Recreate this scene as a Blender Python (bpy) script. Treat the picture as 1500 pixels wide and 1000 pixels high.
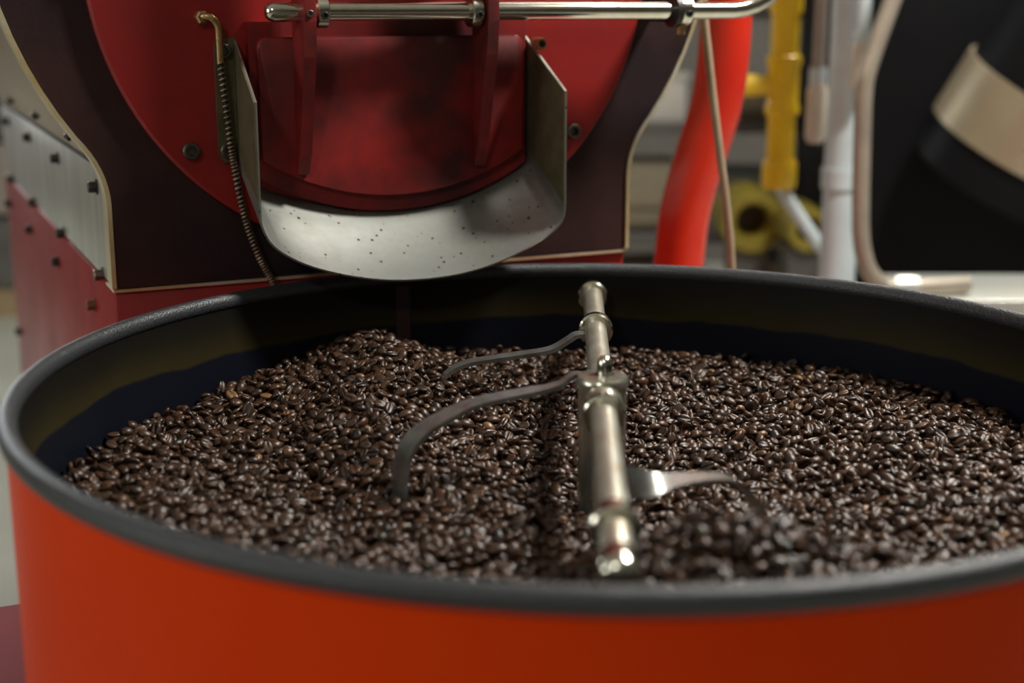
import bpy, bmesh, math, random
import numpy as np
from mathutils import Vector, Matrix

for o in list(bpy.data.objects):
    bpy.data.objects.remove(o)
SC = bpy.context.scene
COL = SC.collection
PI = math.pi
RIM = 0.90                      # height of the cooling tray's rim above the floor
YAW = math.radians(24.5)        # the roaster stands turned against the room

# ------------------------------------------------------------------ camera
cam_d = bpy.data.cameras.new('camera')
cam = bpy.data.objects.new('camera', cam_d)
COL.objects.link(cam)
cam.location = (-0.0752, -1.2312, RIM + 0.3226)
cam.rotation_euler = (math.radians(90 - 13.46), 0, 0)
cam_d.sensor_width = 36
cam_d.lens = 50
cam_d.clip_start = 0.02
cam_d.dof.use_dof = True
cam_d.dof.focus_distance = 1.50
cam_d.dof.aperture_fstop = 2.6
SC.camera = cam

# ------------------------------------------------------------------ world and lamps
SC.view_settings.view_transform = 'Standard'
SC.view_settings.look = 'None'
SC.view_settings.exposure = 0.0
SC.view_settings.gamma = 1.0
SC.view_settings.use_curve_mapping = False
world = bpy.data.worlds.new('room_world')
SC.world = world
world.use_nodes = True
world.node_tree.nodes['Background'].inputs[0].default_value = (0.55, 0.6, 0.65, 1)
world.node_tree.nodes['Background'].inputs[1].default_value = 0.02


def area(name, loc, aim, size, power, color, sy=None):
    d = bpy.data.lights.new(name, 'AREA')
    d.energy = power
    d.color = color
    d.size = size
    if sy:
        d.shape = 'RECTANGLE'
        d.size_y = sy
    o = bpy.data.objects.new(name, d)
    COL.objects.link(o)
    o.location = loc
    o.rotation_euler = (Vector(aim) - Vector(loc)).to_track_quat('-Z', 'Y').to_euler()
    return o


# key: the pendant lamp above and to the right of the tray
area('pendant_lamp_right_offscreen', (1.25, 0.45, 2.90), (0, 0, 0.9), 0.34, 105, (1.0, 0.97, 0.90))
# daylight entering through the window in the left wall
area('window_left_offscreen', (-4.42, -1.2, 1.9), (0, 0.0, 0.7), 2.6, 75, (1.0, 0.97, 0.92), 1.7)
# ceiling strip lamps
area('pendant_lamp_front_offscreen', (-0.9, -2.3, 2.60), (0, 0, 0.9), 0.24, 13, (1.0, 0.97, 0.90))
area('strip_lamp_back_offscreen', (1.4, 2.6, 3.28), (1.4, 2.6, 0), 0.25, 95, (1.0, 0.95, 0.87), 1.6)
# daylight through the window at the left end of the back wall
area('window_back_left_offscreen', (-3.6, 5.42, 1.8), (-1.2, 1.2, 0.9), 1.3, 75, (0.95, 0.98, 1.0), 1.45)

# ------------------------------------------------------------------ materials
def mat(name, color, rough=0.5, metal=0.0, var=None, scale=8.0, detail=6.0, amount=0.5,
        bump=0.0, bump_scale=60.0, coat=0.0, stretch=None, spec=None, rvar=0.0):
    """Procedural principled material: base colour broken up by noise towards `var`."""
    m = bpy.data.materials.new(name)
    m.use_nodes = True
    nt = m.node_tree
    b = nt.nodes['Principled BSDF']
    b.inputs['Base Color'].default_value = (*color, 1)
    b.inputs['Roughness'].default_value = rough
    b.inputs['Metallic'].default_value = metal
    if coat:
        b.inputs['Coat Weight'].default_value = coat
        b.inputs['Coat Roughness'].default_value = 0.15
    if spec is not None:
        b.inputs['Specular IOR Level'].default_value = spec
    tc = nt.nodes.new('ShaderNodeTexCoord')
    src = tc.outputs['Object']
    if stretch:
        mp = nt.nodes.new('ShaderNodeMapping')
        mp.inputs['Scale'].default_value = stretch
        nt.links.new(src, mp.inputs['Vector'])
        src = mp.outputs['Vector']
    if var is not None:
        n = nt.nodes.new('ShaderNodeTexNoise')
        n.inputs['Scale'].default_value = scale
        n.inputs['Detail'].default_value = detail
        n.inputs['Roughness'].default_value = 0.62
        nt.links.new(src, n.inputs['Vector'])
        r = nt.nodes.new('ShaderNodeValToRGB')
        r.color_ramp.elements[0].position = 0.5 - 0.22 * amount - 0.08
        r.color_ramp.elements[1].position = 0.5 + 0.3 - 0.2 * amount
        r.color_ramp.elements[0].color = (*var, 1)
        r.color_ramp.elements[1].color = (*color, 1)
        nt.links.new(n.outputs['Fac'], r.inputs['Fac'])
        nt.links.new(r.outputs['Color'], b.inputs['Base Color'])
        if rvar:
            mr = nt.nodes.new('ShaderNodeMapRange')
            mr.inputs['From Min'].default_value = 0.3
            mr.inputs['From Max'].default_value = 0.7
            mr.inputs['To Min'].default_value = rough + rvar
            mr.inputs['To Max'].default_value = rough - rvar
            nt.links.new(n.outputs['Fac'], mr.inputs['Value'])
            nt.links.new(mr.outputs['Result'], b.inputs['Roughness'])
    if bump:
        n2 = nt.nodes.new('ShaderNodeTexNoise')
        n2.inputs['Scale'].default_value = bump_scale
        n2.inputs['Detail'].default_value = 3
        nt.links.new(src, n2.inputs['Vector'])
        bp = nt.nodes.new('ShaderNodeBump')
        bp.inputs['Strength'].default_value = bump
        bp.inputs['Distance'].default_value = 0.002
        nt.links.new(n2.outputs['Fac'], bp.inputs['Height'])
        nt.links.new(bp.outputs['Normal'], b.inputs['Normal'])
    return m


M = {}
M['tray_red'] = mat('tray_red_paint', (0.58, 0.044, 0.002), 0.42, 0, (0.54, 0.034, 0.002), 3, spec=0.04)
M['red'] = mat('red_paint', (0.30, 0.012, 0.010), 0.40, 0, (0.20, 0.009, 0.008), 7, amount=0.3, rvar=0.06)
M['red_matt'] = mat('matt_red_paint', (0.30, 0.012, 0.010), 0.60, 0, (0.20, 0.009, 0.008), 7, amount=0.3, spec=0.10)
M['red_worn'] = mat('red_paint_sooty', (0.30, 0.012, 0.010), 0.46, 0, (0.05, 0.006, 0.006), 9, amount=0.22)
M['pipe_red'] = mat('red_pipe_paint', (0.62, 0.035, 0.012), 0.22, 0, (0.52, 0.02, 0.01), 6, coat=0.4)
M['frame'] = mat('dark_purple_plate', (0.0065, 0.0065, 0.011), 0.44, 0, (0.042, 0.019, 0.017), 4.5, amount=0.35, spec=0.25,
                 bump=0.15, bump_scale=180)
M['trim'] = mat('worn_brass_edge', (0.74, 0.69, 0.56), 0.36, 0.55, (0.50, 0.36, 0.11), 9, amount=0.6)
M['clad'] = mat('tan_steel_cladding', (0.58, 0.49, 0.36), 0.34, 0.85, (0.40, 0.30, 0.20), 9, amount=0.4, stretch=(1, 0.25, 1))
M['steel_panel'] = mat('brushed_side_panel', (0.62, 0.62, 0.58), 0.36, 0.7, (0.44, 0.42, 0.36), 22, amount=0.5,
                       stretch=(1, 1, 0.12))
M['black'] = mat('black_bolt', (0.012, 0.012, 0.013), 0.45, 0.2, (0.03, 0.025, 0.02), 90)
M['bolt'] = mat('dull_steel_bolt', (0.20, 0.18, 0.15), 0.38, 0.9, (0.10, 0.07, 0.05), 120)
M['rust_bolt'] = mat('rusty_bolt', (0.25, 0.10, 0.05), 0.6, 0.4, (0.10, 0.04, 0.02), 120)
M['inside'] = None
M['rim'] = mat('black_rubber_trim', (0.018, 0.021, 0.024), 0.40, 0, (0.030, 0.033, 0.036), 260, bump=0.55, bump_scale=420)
M['chrome'] = mat('chrome', (0.82, 0.80, 0.74), 0.09, 1.0, (0.66, 0.60, 0.48), 40, amount=0.25)
M['nickel'] = mat('nickel_collar', (0.74, 0.74, 0.66), 0.17, 1.0, (0.55, 0.53, 0.42), 90, amount=0.3)
M['rod'] = mat('coffee_stained_steel_rod', (0.58, 0.60, 0.52), 0.38, 0.85, (0.42, 0.35, 0.26), 60, amount=0.5, stretch=(1, 0.4, 1))
M['hub'] = mat('oily_steel_hub', (0.62, 0.62, 0.53), 0.24, 0.9, (0.44, 0.42, 0.32), 40, amount=0.4)
M['tine'] = mat('bare_steel_tine', (0.44, 0.46, 0.46), 0.30, 0.85, (0.22, 0.19, 0.16), 40, amount=0.4)
M['brass'] = mat('tarnished_bracket', (0.15, 0.13, 0.07), 0.45, 0.5, (0.09, 0.075, 0.04), 40, amount=0.4)
M['fitting'] = mat('old_brass_fitting', (0.55, 0.40, 0.20), 0.36, 0.9, (0.30, 0.18, 0.07), 160, amount=0.5)
M['spring'] = mat('dirty_spring_wire', (0.36, 0.29, 0.20), 0.36, 0.85, (0.12, 0.08, 0.05), 200)
M['cable'] = mat('tan_rod_paint', (0.36, 0.28, 0.19), 0.5, 0, (0.28, 0.21, 0.14), 40)
M['yellow'] = mat('yellow_gas_pipe', (0.90, 0.62, 0.02), 0.35, 0, (0.80, 0.53, 0.015), 12, coat=0.2)
M['ochre'] = mat('dull_yellow_paint', (0.30, 0.24, 0.03), 0.5, 0, (0.20, 0.15, 0.02), 15)
M['dark'] = mat('gasket_black_and_gap_shade', (0.010, 0.009, 0.008), 0.7, 0, (0.02, 0.018, 0.014), 20)
M['grey_pipe'] = mat('pale_grey_pipe', (0.56, 0.64, 0.67), 0.36, 0.1, (0.48, 0.55, 0.57), 14)
M['warm_pipe'] = mat('taupe_pipe', (0.33, 0.28, 0.25), 0.42, 0.1, (0.26, 0.22, 0.19), 20)
M['cream'] = mat('cream_plastic', (0.62, 0.56, 0.46), 0.42, 0, (0.54, 0.48, 0.39), 20)
M['tube'] = mat('greyish_tube', (0.40, 0.35, 0.28), 0.38, 0.35, (0.30, 0.26, 0.21), 15)
M['black_paint'] = mat('black_machine_paint', (0.004, 0.004, 0.006), 0.5, 0, (0.006, 0.006, 0.007), 6, spec=0.15)
M['band'] = mat('tan_metal_band', (0.42, 0.36, 0.25), 0.36, 0.4, (0.34, 0.27, 0.18), 6)
M['table'] = mat('pale_steel_table', (0.58, 0.61, 0.58), 0.34, 0.5, (0.48, 0.48, 0.43), 4, stretch=(0.2, 3, 1))
M['floor'] = mat('pale_concrete', (0.52, 0.54, 0.47), 0.45, 0, (0.42, 0.43, 0.37), 2.2, bump=0.1)
M['wall'] = mat('grey_plaster', (0.20, 0.19, 0.17), 0.8, 0, (0.15, 0.14, 0.125), 2, bump=0.2)
M['ceil'] = mat('ceiling_paint', (0.66, 0.66, 0.63), 0.85, 0, (0.58, 0.58, 0.55), 2)
M['shelf'] = mat('shelf_steel', (0.16, 0.16, 0.15), 0.45, 0.5, (0.11, 0.10, 0.09), 10)
M['card'] = mat('cardboard', (0.34, 0.25, 0.14), 0.75, 0, (0.28, 0.20, 0.11), 6)
M['sack'] = mat('jute_sack', (0.30, 0.26, 0.18), 0.85, 0, (0.22, 0.19, 0.13), 60, bump=0.4, bump_scale=300)
M['binbox'] = mat('grey_plastic_bin', (0.24, 0.25, 0.24), 0.5, 0, (0.19, 0.20, 0.19), 8)
M['white_pl'] = mat('white_plastic', (0.62, 0.60, 0.56), 0.45, 0, (0.55, 0.53, 0.48), 10)

# chute: stainless steel with coffee specks
m = mat('speckled_stainless', (0.47, 0.50, 0.47), 0.36, 0.85, (0.27, 0.27, 0.24), 9, amount=0.4, rvar=0.06)
nt = m.node_tree
b = nt.nodes['Principled BSDF']
prev = b.inputs['Base Color'].links[0].from_socket
tc = [n for n in nt.nodes if n.type == 'TEX_COORD'][0]
vo = nt.nodes.new('ShaderNodeTexVoronoi')
vo.inputs['Scale'].default_value = 120
nt.links.new(tc.outputs['Object'], vo.inputs['Vector'])
gate = nt.nodes.new('ShaderNodeMath'); gate.operation = 'MULTIPLY_ADD'
sepc = nt.nodes.new('ShaderNodeSeparateColor')
nt.links.new(vo.outputs['Color'], sepc.inputs['Color'])
gate.inputs[1].default_value = 0.42; gate.inputs[2].default_value = -0.17
nt.links.new(sepc.outputs['Red'], gate.inputs[0])
lt = nt.nodes.new('ShaderNodeMath'); lt.operation = 'LESS_THAN'
nt.links.new(vo.outputs['Distance'], lt.inputs[0])
nt.links.new(gate.outputs[0], lt.inputs[1])
mx = nt.nodes.new('ShaderNodeMix'); mx.data_type = 'RGBA'
nt.links.new(lt.outputs[0], mx.inputs['Factor'])
nt.links.new(prev, mx.inputs['A'])
mx.inputs['B'].default_value = (0.02, 0.012, 0.008, 1)
nt.links.new(mx.outputs['Result'], b.inputs['Base Color'])
M['chute'] = m

# inner wall of the tray: black paint with a settled band of tan chaff dust down to a scoured line
m = bpy.data.materials.new('black_wall_with_chaff_dust')
m.use_nodes = True
nt = m.node_tree
b = nt.nodes['Principled BSDF']
b.inputs['Roughness'].default_value = 0.5
b.inputs['Specular IOR Level'].default_value = 0.1
tc = nt.nodes.new('ShaderNodeTexCoord')
sep = nt.nodes.new('ShaderNodeSeparateXYZ')
nt.links.new(tc.outputs['Object'], sep.inputs[0])
no = nt.nodes.new('ShaderNodeTexNoise'); no.inputs['Scale'].default_value = 9; no.inputs['Detail'].default_value = 9
nt.links.new(tc.outputs['Object'], no.inputs['Vector'])
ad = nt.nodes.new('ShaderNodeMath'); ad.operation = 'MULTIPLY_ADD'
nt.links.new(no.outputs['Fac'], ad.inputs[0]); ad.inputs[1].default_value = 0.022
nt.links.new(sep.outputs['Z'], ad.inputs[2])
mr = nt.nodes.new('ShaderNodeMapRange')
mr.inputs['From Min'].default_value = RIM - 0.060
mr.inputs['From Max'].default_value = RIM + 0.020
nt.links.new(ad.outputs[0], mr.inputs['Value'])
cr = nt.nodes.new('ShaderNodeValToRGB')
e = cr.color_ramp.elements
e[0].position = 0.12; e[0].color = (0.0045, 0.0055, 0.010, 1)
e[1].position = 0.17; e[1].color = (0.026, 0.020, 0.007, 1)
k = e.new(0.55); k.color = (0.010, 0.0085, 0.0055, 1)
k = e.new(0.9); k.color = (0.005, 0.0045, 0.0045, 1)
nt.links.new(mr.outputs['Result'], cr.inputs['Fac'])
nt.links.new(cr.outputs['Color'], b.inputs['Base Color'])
M['inside'] = m

# beans: tone per bean, lighter chaff line in the crease
m = bpy.data.materials.new('dark_roasted_bean')
m.use_nodes = True
nt = m.node_tree
b = nt.nodes['Principled BSDF']
at = nt.nodes.new('ShaderNodeAttribute'); at.attribute_name = 'tone'
ac = nt.nodes.new('ShaderNodeAttribute'); ac.attribute_name = 'crease'
cr = nt.nodes.new('ShaderNodeValToRGB')
e = cr.color_ramp.elements
e[0].position = 0.0; e[0].color = (0.012, 0.0064, 0.0042, 1)
e[1].position = 1.0; e[1].color = (0.17, 0.085, 0.036, 1)
k = e.new(0.6); k.color = (0.050, 0.0225, 0.0105, 1)
k = e.new(0.9); k.color = (0.098, 0.047, 0.022, 1)
nt.links.new(at.outputs['Fac'], cr.inputs['Fac'])
tc = nt.nodes.new('ShaderNodeTexCoord')
no = nt.nodes.new('ShaderNodeTexNoise'); no.inputs['Scale'].default_value = 900; no.inputs['Detail'].default_value = 3
nt.links.new(tc.outputs['Object'], no.inputs['Vector'])
mx = nt.nodes.new('ShaderNodeMix'); mx.data_type = 'RGBA'
pw = nt.nodes.new('ShaderNodeMath'); pw.operation = 'POWER'; pw.inputs[1].default_value = 2.2
nt.links.new(ac.outputs['Fac'], pw.inputs[0])
nt.links.new(pw.outputs[0], mx.inputs['Factor'])
nt.links.new(cr.outputs['Color'], mx.inputs['A'])
mx.inputs['B'].default_value = (0.12, 0.07, 0.036, 1)
nt.links.new(mx.outputs['Result'], b.inputs['Base Color'])
b.inputs['Roughness'].default_value = 0.36
b.inputs['Specular IOR Level'].default_value = 0.38
bp = nt.nodes.new('ShaderNodeBump'); bp.inputs['Strength'].default_value = 0.25; bp.inputs['Distance'].default_value = 0.0006
nt.links.new(no.outputs['Fac'], bp.inputs['Height'])
nt.links.new(bp.outputs['Normal'], b.inputs['Normal'])
M['bean'] = m


M['lamp'] = mat('lamp_diffuser', (0.80, 0.79, 0.75), 0.5, 0, (0.74, 0.73, 0.69), 12)
M['pane'] = mat('frosted_pane', (0.70, 0.74, 0.76), 0.25, 0, (0.62, 0.66, 0.68), 6)


# ------------------------------------------------------------------ helpers
def mesh_obj(name, bm, material, parent=None, smooth=None, loc=None):
    bmesh.ops.recalc_face_normals(bm, faces=bm.faces)
    me = bpy.data.meshes.new(name)
    bm.to_mesh(me)
    bm.free()
    if isinstance(material, str):
        material = M[material]
    me.materials.append(material)
    if smooth is not None:
        me.polygons.foreach_set('use_smooth', [True] * len(me.polygons))
        me.set_sharp_from_angle(angle=math.radians(smooth))
    o = bpy.data.objects.new(name, me)
    COL.objects.link(o)
    if parent is not None:
        o.parent = parent
    if loc is not None:
        o.location = loc
    return o


def tag(o, label, cat, group=None, kind=None):
    o['label'] = label
    o['category'] = cat
    if group:
        o['group'] = group
    if kind:
        o['kind'] = kind
    return o


def struct(o):
    o['kind'] = 'structure'
    return o


def empty(name, loc, rz=0.0):
    o = bpy.data.objects.new(name, None)
    COL.objects.link(o)
    o.location = loc
    o.rotation_euler = (0, 0, rz)
    o.empty_display_size = 0.1
    return o


def box(x0, x1, y0, y1, z0, z1, bev=0.0, bm=None):
    bm = bm or bmesh.new()
    t = bmesh.new()
    bmesh.ops.create_cube(t, size=1)
    for v in t.verts:
        v.co = Vector(((x0 + x1) / 2 + v.co.x * (x1 - x0), (y0 + y1) / 2 + v.co.y * (y1 - y0),
                       (z0 + z1) / 2 + v.co.z * (z1 - z0)))
    if bev:
        bmesh.ops.bevel(t, geom=list(t.edges), offset=bev, segments=2, affect='EDGES', profile=0.5)
    me = bpy.data.meshes.new('tmp')
    t.to_mesh(me); t.free()
    bm.from_mesh(me)
    bpy.data.meshes.remove(me)
    return bm


def lathe(profile, n=48, axis='Z', center=(0, 0, 0), bm=None, closed=False):
    """profile: (radius, height) pairs, revolved about `axis` through center."""
    bm = bm or bmesh.new()
    c = Vector(center)
    rings = []
    for r, h in profile:
        if r < 1e-6:
            p = {'Z': (0, 0, h), 'Y': (0, h, 0), 'X': (h, 0, 0)}[axis]
            rings.append([bm.verts.new(c + Vector(p))])
            continue
        ring = []
        for i in range(n):
            a = 2 * PI * i / n
            ca, sa = r * math.cos(a), r * math.sin(a)
            p = {'Z': (ca, sa, h), 'Y': (ca, h, sa), 'X': (h, ca, sa)}[axis]
            ring.append(bm.verts.new(c + Vector(p)))
        rings.append(ring)
    pairs = list(zip(rings, rings[1:]))
    if closed:
        pairs.append((rings[-1], rings[0]))
    for A, B in pairs:
        for i in range(n):
            j = (i + 1) % n
            if len(A) == 1 and len(B) == 1:
                continue
            if len(A) == 1:
                bm.faces.new((A[0], B[i], B[j]))
            elif len(B) == 1:
                bm.faces.new((A[i], A[j], B[0]))
            else:
                bm.faces.new((A[i], A[j], B[j], B[i]))
    return bm


def smooth_path(pts, sub=8):
    """Catmull-Rom through the points."""
    P = [Vector(p) for p in pts]
    P = [P[0] * 2 - P[1]] + P + [P[-1] * 2 - P[-2]]
    out = []
    for i in range(1, len(P) - 2):
        p0, p1, p2, p3 = P[i - 1:i + 3]
        for k in range(sub):
            t = k / sub
            out.append(0.5 * ((2 * p1) + (p2 - p0) * t + (2 * p0 - 5 * p1 + 4 * p2 - p3) * t * t +
                              (3 * p1 - p0 - 3 * p2 + p3) * t ** 3))
    out.append(P[-2])
    return out


def tube(pts, r, n=12, bm=None, cap=True):
    bm = bm or bmesh.new()
    pts = [Vector(p) for p in pts]
    prev = None
    rings = []
    for i, p in enumerate(pts):
        t = (pts[min(i + 1, len(pts) - 1)] - pts[max(i - 1, 0)]).normalized()
        if prev is None:
            a = Vector((0, 0, 1)) if abs(t.z) < 0.9 else Vector((1, 0, 0))
            nx = t.cross(a).normalized()
        else:
            nx = (prev - t * prev.dot(t)).normalized()
        prev = nx
        ny = t.cross(nx)
        rr = r[i] if isinstance(r, (list, tuple)) else r
        rings.append([bm.verts.new(p + (nx * math.cos(2 * PI * k / n) + ny * math.sin(2 * PI * k / n)) * rr)
                      for k in range(n)])
    for A, B in zip(rings, rings[1:]):
        for k in range(n):
            bm.faces.new((A[k], A[(k + 1) % n], B[(k + 1) % n], B[k]))
    if cap:
        bm.faces.new(rings[0][::-1])
        bm.faces.new(rings[-1])
    return bm


def prism(outline, y0, y1, bm=None, bev=0.0):
    """Outline of (x, z) points extruded along y."""
    bm = bm or bmesh.new()
    t = bmesh.new()
    A = [t.verts.new((x, y0, z)) for x, z in outline]
    B = [t.verts.new((x, y1, z)) for x, z in outline]
    n = len(outline)
    f0 = t.faces.new(A)
    t.faces.new(B[::-1])
    for i in range(n):
        t.faces.new((A[i], B[i], B[(i + 1) % n], A[(i + 1) % n]))
    if bev:
        bmesh.ops.bevel(t, geom=list(f0.edges), offset=bev, segments=2, affect='EDGES', profile=0.5)
    me = bpy.data.meshes.new('tmp')
    t.to_mesh(me); t.free()
    bm.from_mesh(me)
    bpy.data.meshes.remove(me)
    return bm


def sheet(rows, thick, bm=None):
    """Grid of points (rows of equal length) thickened along the averaged normal."""
    bm = bm or bmesh.new()
    R, C = len(rows), len(rows[0])
    P = [[Vector(p) for p in row] for row in rows]
    top, bot = [], []
    for i in range(R):
        a, b2 = [], []
        for j in range(C):
            du = P[i][min(j + 1, C - 1)] - P[i][max(j - 1, 0)]
            dv = P[min(i + 1, R - 1)][j] - P[max(i - 1, 0)][j]
            n = du.cross(dv)
            n = n.normalized() if n.length > 1e-9 else Vector((0, 0, 1))
            a.append(bm.verts.new(P[i][j] + n * thick / 2))
            b2.append(bm.verts.new(P[i][j] - n * thick / 2))
        top.append(a); bot.append(b2)
    for i in range(R - 1):
        for j in range(C - 1):
            bm.faces.new((top[i][j], top[i][j + 1], top[i + 1][j + 1], top[i + 1][j]))
            bm.faces.new((bot[i][j], bot[i + 1][j], bot[i + 1][j + 1], bot[i][j + 1]))
    for j in range(C - 1):
        bm.faces.new((top[0][j], bot[0][j], bot[0][j + 1], top[0][j + 1]))
        bm.faces.new((top[-1][j], top[-1][j + 1], bot[-1][j + 1], bot[-1][j]))
    for i in range(R - 1):
        bm.faces.new((top[i][0], top[i + 1][0], bot[i + 1][0], bot[i][0]))
        bm.faces.new((top[i][-1], bot[i][-1], bot[i + 1][-1], top[i + 1][-1]))
    return bm


def strip(path, widths, wvecs, thick):
    """Flat bar: a path with a width and a width direction at each point."""
    rows = []
    for p, w, d in zip(path, widths, wvecs):
        p, d = Vector(p), Vector(d).normalized()
        rows.append([p - d * w / 2, p + d * w / 2])
    return sheet(rows, thick)


# ------------------------------------------------------------------ the room
X0, X1, Y0, Y1, H = -4.5, 4.5, -4.5, 5.5, 3.4
struct(mesh_obj('floor', box(X0, X1, Y0, Y1, -0.1, 0), 'floor'))
struct(mesh_obj('ceiling', box(X0, X1, Y0, Y1, H, H + 0.1), 'ceil'))
bm = box(X0, -4.35, Y1, Y1 + 0.1, 0, H)
box(-2.85, X1, Y1, Y1 + 0.1, 0, H, bm=bm)
box(-4.35, -2.85, Y1, Y1 + 0.1, 0, 1.0, bm=bm)
box(-4.35, -2.85, Y1, Y1 + 0.1, 2.6, H, bm=bm)
struct(mesh_obj('wall_back', bm, 'wall'))
struct(mesh_obj('wall_front', box(X0, X1, Y0 - 0.1, Y0, 0, H), 'wall'))
struct(mesh_obj('wall_right', box(X1, X1 + 0.1, Y0, Y1, 0, H), 'wall'))
# left wall around its window opening (y -2.6..0.2, z 1.0..2.8)
bm = box(X0 - 0.1, X0, Y0, -2.6, 0, H)
box(X0 - 0.1, X0, 0.2, Y1, 0, H, bm=bm)
box(X0 - 0.1, X0, -2.6, 0.2, 0, 1.0, bm=bm)
box(X0 - 0.1, X0, -2.6, 0.2, 2.8, H, bm=bm)
struct(mesh_obj('wall_left', bm, 'wall'))
win = struct(empty('window_1', (X0, -1.2, 1.0)))
bm = box(-0.09, 0.02, -1.4, -1.33, 0, 1.8)
box(-0.09, 0.02, 1.33, 1.4, 0, 1.8, bm=bm)
box(-0.09, 0.02, -1.33, 1.33, 0, 0.07, bm=bm)
box(-0.09, 0.02, -1.33, 1.33, 1.73, 1.8, bm=bm)
mesh_obj('window_frame', bm, 'white_pl', win)
for i in range(3):
    y0 = -1.33 + i * 0.887
    mesh_obj('window_pane', box(-0.06, -0.05, y0 + 0.02, y0 + 0.867, 0.07, 1.73), 'pane', win)


win2 = struct(empty('window_2', (-3.6, Y1, 1.0)))
bm = box(-0.75, -0.68, -0.02, 0.05, 0, 1.6)
box(0.68, 0.75, -0.02, 0.05, 0, 1.6, bm=bm)
box(-0.68, 0.68, -0.02, 0.05, 0, 0.07, bm=bm)
box(-0.68, 0.68, -0.02, 0.05, 1.53, 1.6, bm=bm)
mesh_obj('window_frame', bm, 'white_pl', win2)
for i in range(2):
    x0 = -0.68 + i * 0.68
    mesh_obj('window_pane', box(x0 + 0.02, x0 + 0.66, 0.0, 0.01, 0.07, 1.53), 'pane', win2)

# ------------------------------------------------------------------ the roaster (local x = along its front, local y = into it)
NC = 1.18
ux, uy = math.cos(YAW), math.sin(YAW)
ro = empty('coffee_roaster', (-uy * NC, ux * NC, 0), YAW)
tag(ro, 'large red and black drum coffee roaster with chrome lever behind the bean tray', 'coffee roaster')


def n_(n):          # distance of the tray centre measured into the roaster -> local y
    return n - NC


def z_(z):          # height relative to the tray rim -> world height
    return RIM + z


FRONT = 0.545
DC, DR = 0.442, 0.449          # drum outline centre height and radius


def plate_outline(inset=0.0, low=0.004):
    hw = 0.330 - inset
    R = DR - inset
    xs = 0.362 - inset
    zs = DC - math.sqrt(R * R - xs * xs)
    pts = [(hw, low), (hw, 0.07)]
    p0, p1, p2 = (hw, 0.100), (hw + 0.001, 0.142), (xs, zs)
    for k in range(9):
        t = k / 8
        pts.append(((1 - t) ** 2 * p0[0] + 2 * t * (1 - t) * p1[0] + t * t * p2[0],
                    (1 - t) ** 2 * p0[1] + 2 * t * (1 - t) * p1[1] + t * t * p2[1]))
    a0 = math.atan2(zs - DC, xs)
    for k in range(1, 65):
        a = a0 + (PI - 2 * a0) * k / 64
        pts.append((R * math.cos(a), DC + R * math.sin(a)))
    rest = [(-x, z) for x, z in pts[:11][::-1]]
    return pts + rest[1:]


OUT = [(x, z_(z)) for x, z in plate_outline()]
plate = mesh_obj('front_plate', prism(OUT, n_(FRONT), n_(FRONT + 0.02)), 'frame', ro)
# edge trim: a strip hugging the outline (open along the bottom)
OI = [(x, z_(z)) for x, z in plate_outline(0.0005)]
OO = [(x, z_(z)) for x, z in plate_outline(-0.0045)]
bm = bmesh.new()
q0 = [bm.verts.new((x, n_(FRONT - 0.003), z)) for x, z in OI]
q1 = [bm.verts.new((x, n_(FRONT - 0.003), z)) for x, z in OO]
q2 = [bm.verts.new((x, n_(FRONT + 0.022), z)) for x, z in OO]
q3 = [bm.verts.new((x, n_(FRONT + 0.022), z)) for x, z in OI]
for i in range(len(OI) - 1):
    for A, B in ((q0, q1), (q1, q2), (q2, q3), (q3, q0)):
        bm.faces.new((A[i], A[i + 1], B[i + 1], B[i]))
bm.faces.new((q0[0], q1[0], q2[0], q3[0]))
bm.faces.new((q3[-1], q2[-1], q1[-1], q0[-1]))
mesh_obj('edge_trim', bm, 'trim', plate, 40)
# thin flange between plate and red base
mesh_obj('bottom_flange', box(-0.333, 0.333, n_(FRONT - 0.001), n_(0.60), z_(-0.001), z_(0.0022)), 'trim', plate)

# base cabinet
base = mesh_obj('base_cabinet', box(-0.331, 0.331, n_(0.549), n_(1.82), 0.0, z_(-0.0015), 0.003), 'red', ro, 30)
BOLT = {}


def bolt_mesh(kind, r, h, material):
    key = (kind, r, h, material)
    if key not in BOLT:
        bm = bmesh.new()
        if kind == 'cap':          # hexagon head on a washer, pointing along -X
            lathe([(0, 0), (r * 1.25, 0), (r * 1.25, -0.0015), (r * 0.9, -0.0015)], 14, 'X', bm=bm)
            lathe([(r * 0.9, -0.001), (r * 0.9, -h + 0.001), (r * 0.75, -h), (0, -h)], 10, 'X', bm=bm)
        elif kind == 'washer':     # socket head with open centre, pointing along -Y
            lathe([(r, 0), (r, -h * 0.8), (r * 0.88, -h), (r * 0.58, -h), (r * 0.52, -h * 0.3), (0, -h * 0.3)], 20, 'Y', bm=bm)
        bmesh.ops.recalc_face_normals(bm, faces=bm.faces)
        me = bpy.data.meshes.new('bolt')
        bm.to_mesh(me); bm.free()
        me.materials.append(M[material])
        BOLT[key] = me
    return BOLT[key]


def bolt(parent, loc, kind='cap', r=0.0075, h=0.011, material='black', rot=(0, 0, 0)):
    o = bpy.data.objects.new('bolt', bolt_mesh(kind, r, h, material))
    COL.objects.link(o)
    o.parent = parent
    o.location = loc
    o.rotation_euler = rot
    return o


for n, z in ((0.712, -0.047), (1.058, -0.049), (1.404, -0.051), (1.75, -0.051)):
    bolt(base, (-0.331, n_(n), z_(z)), material='rust_bolt' if n < 0.9 else 'black')
    bolt(base, (0.331, n_(n), z_(z)), rot=(0, 0, PI))
for z in (-0.30, -0.55):
    for n in (0.712, 1.058, 1.404, 1.75):
        bolt(base, (-0.331, n_(n), z_(z)))
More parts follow.
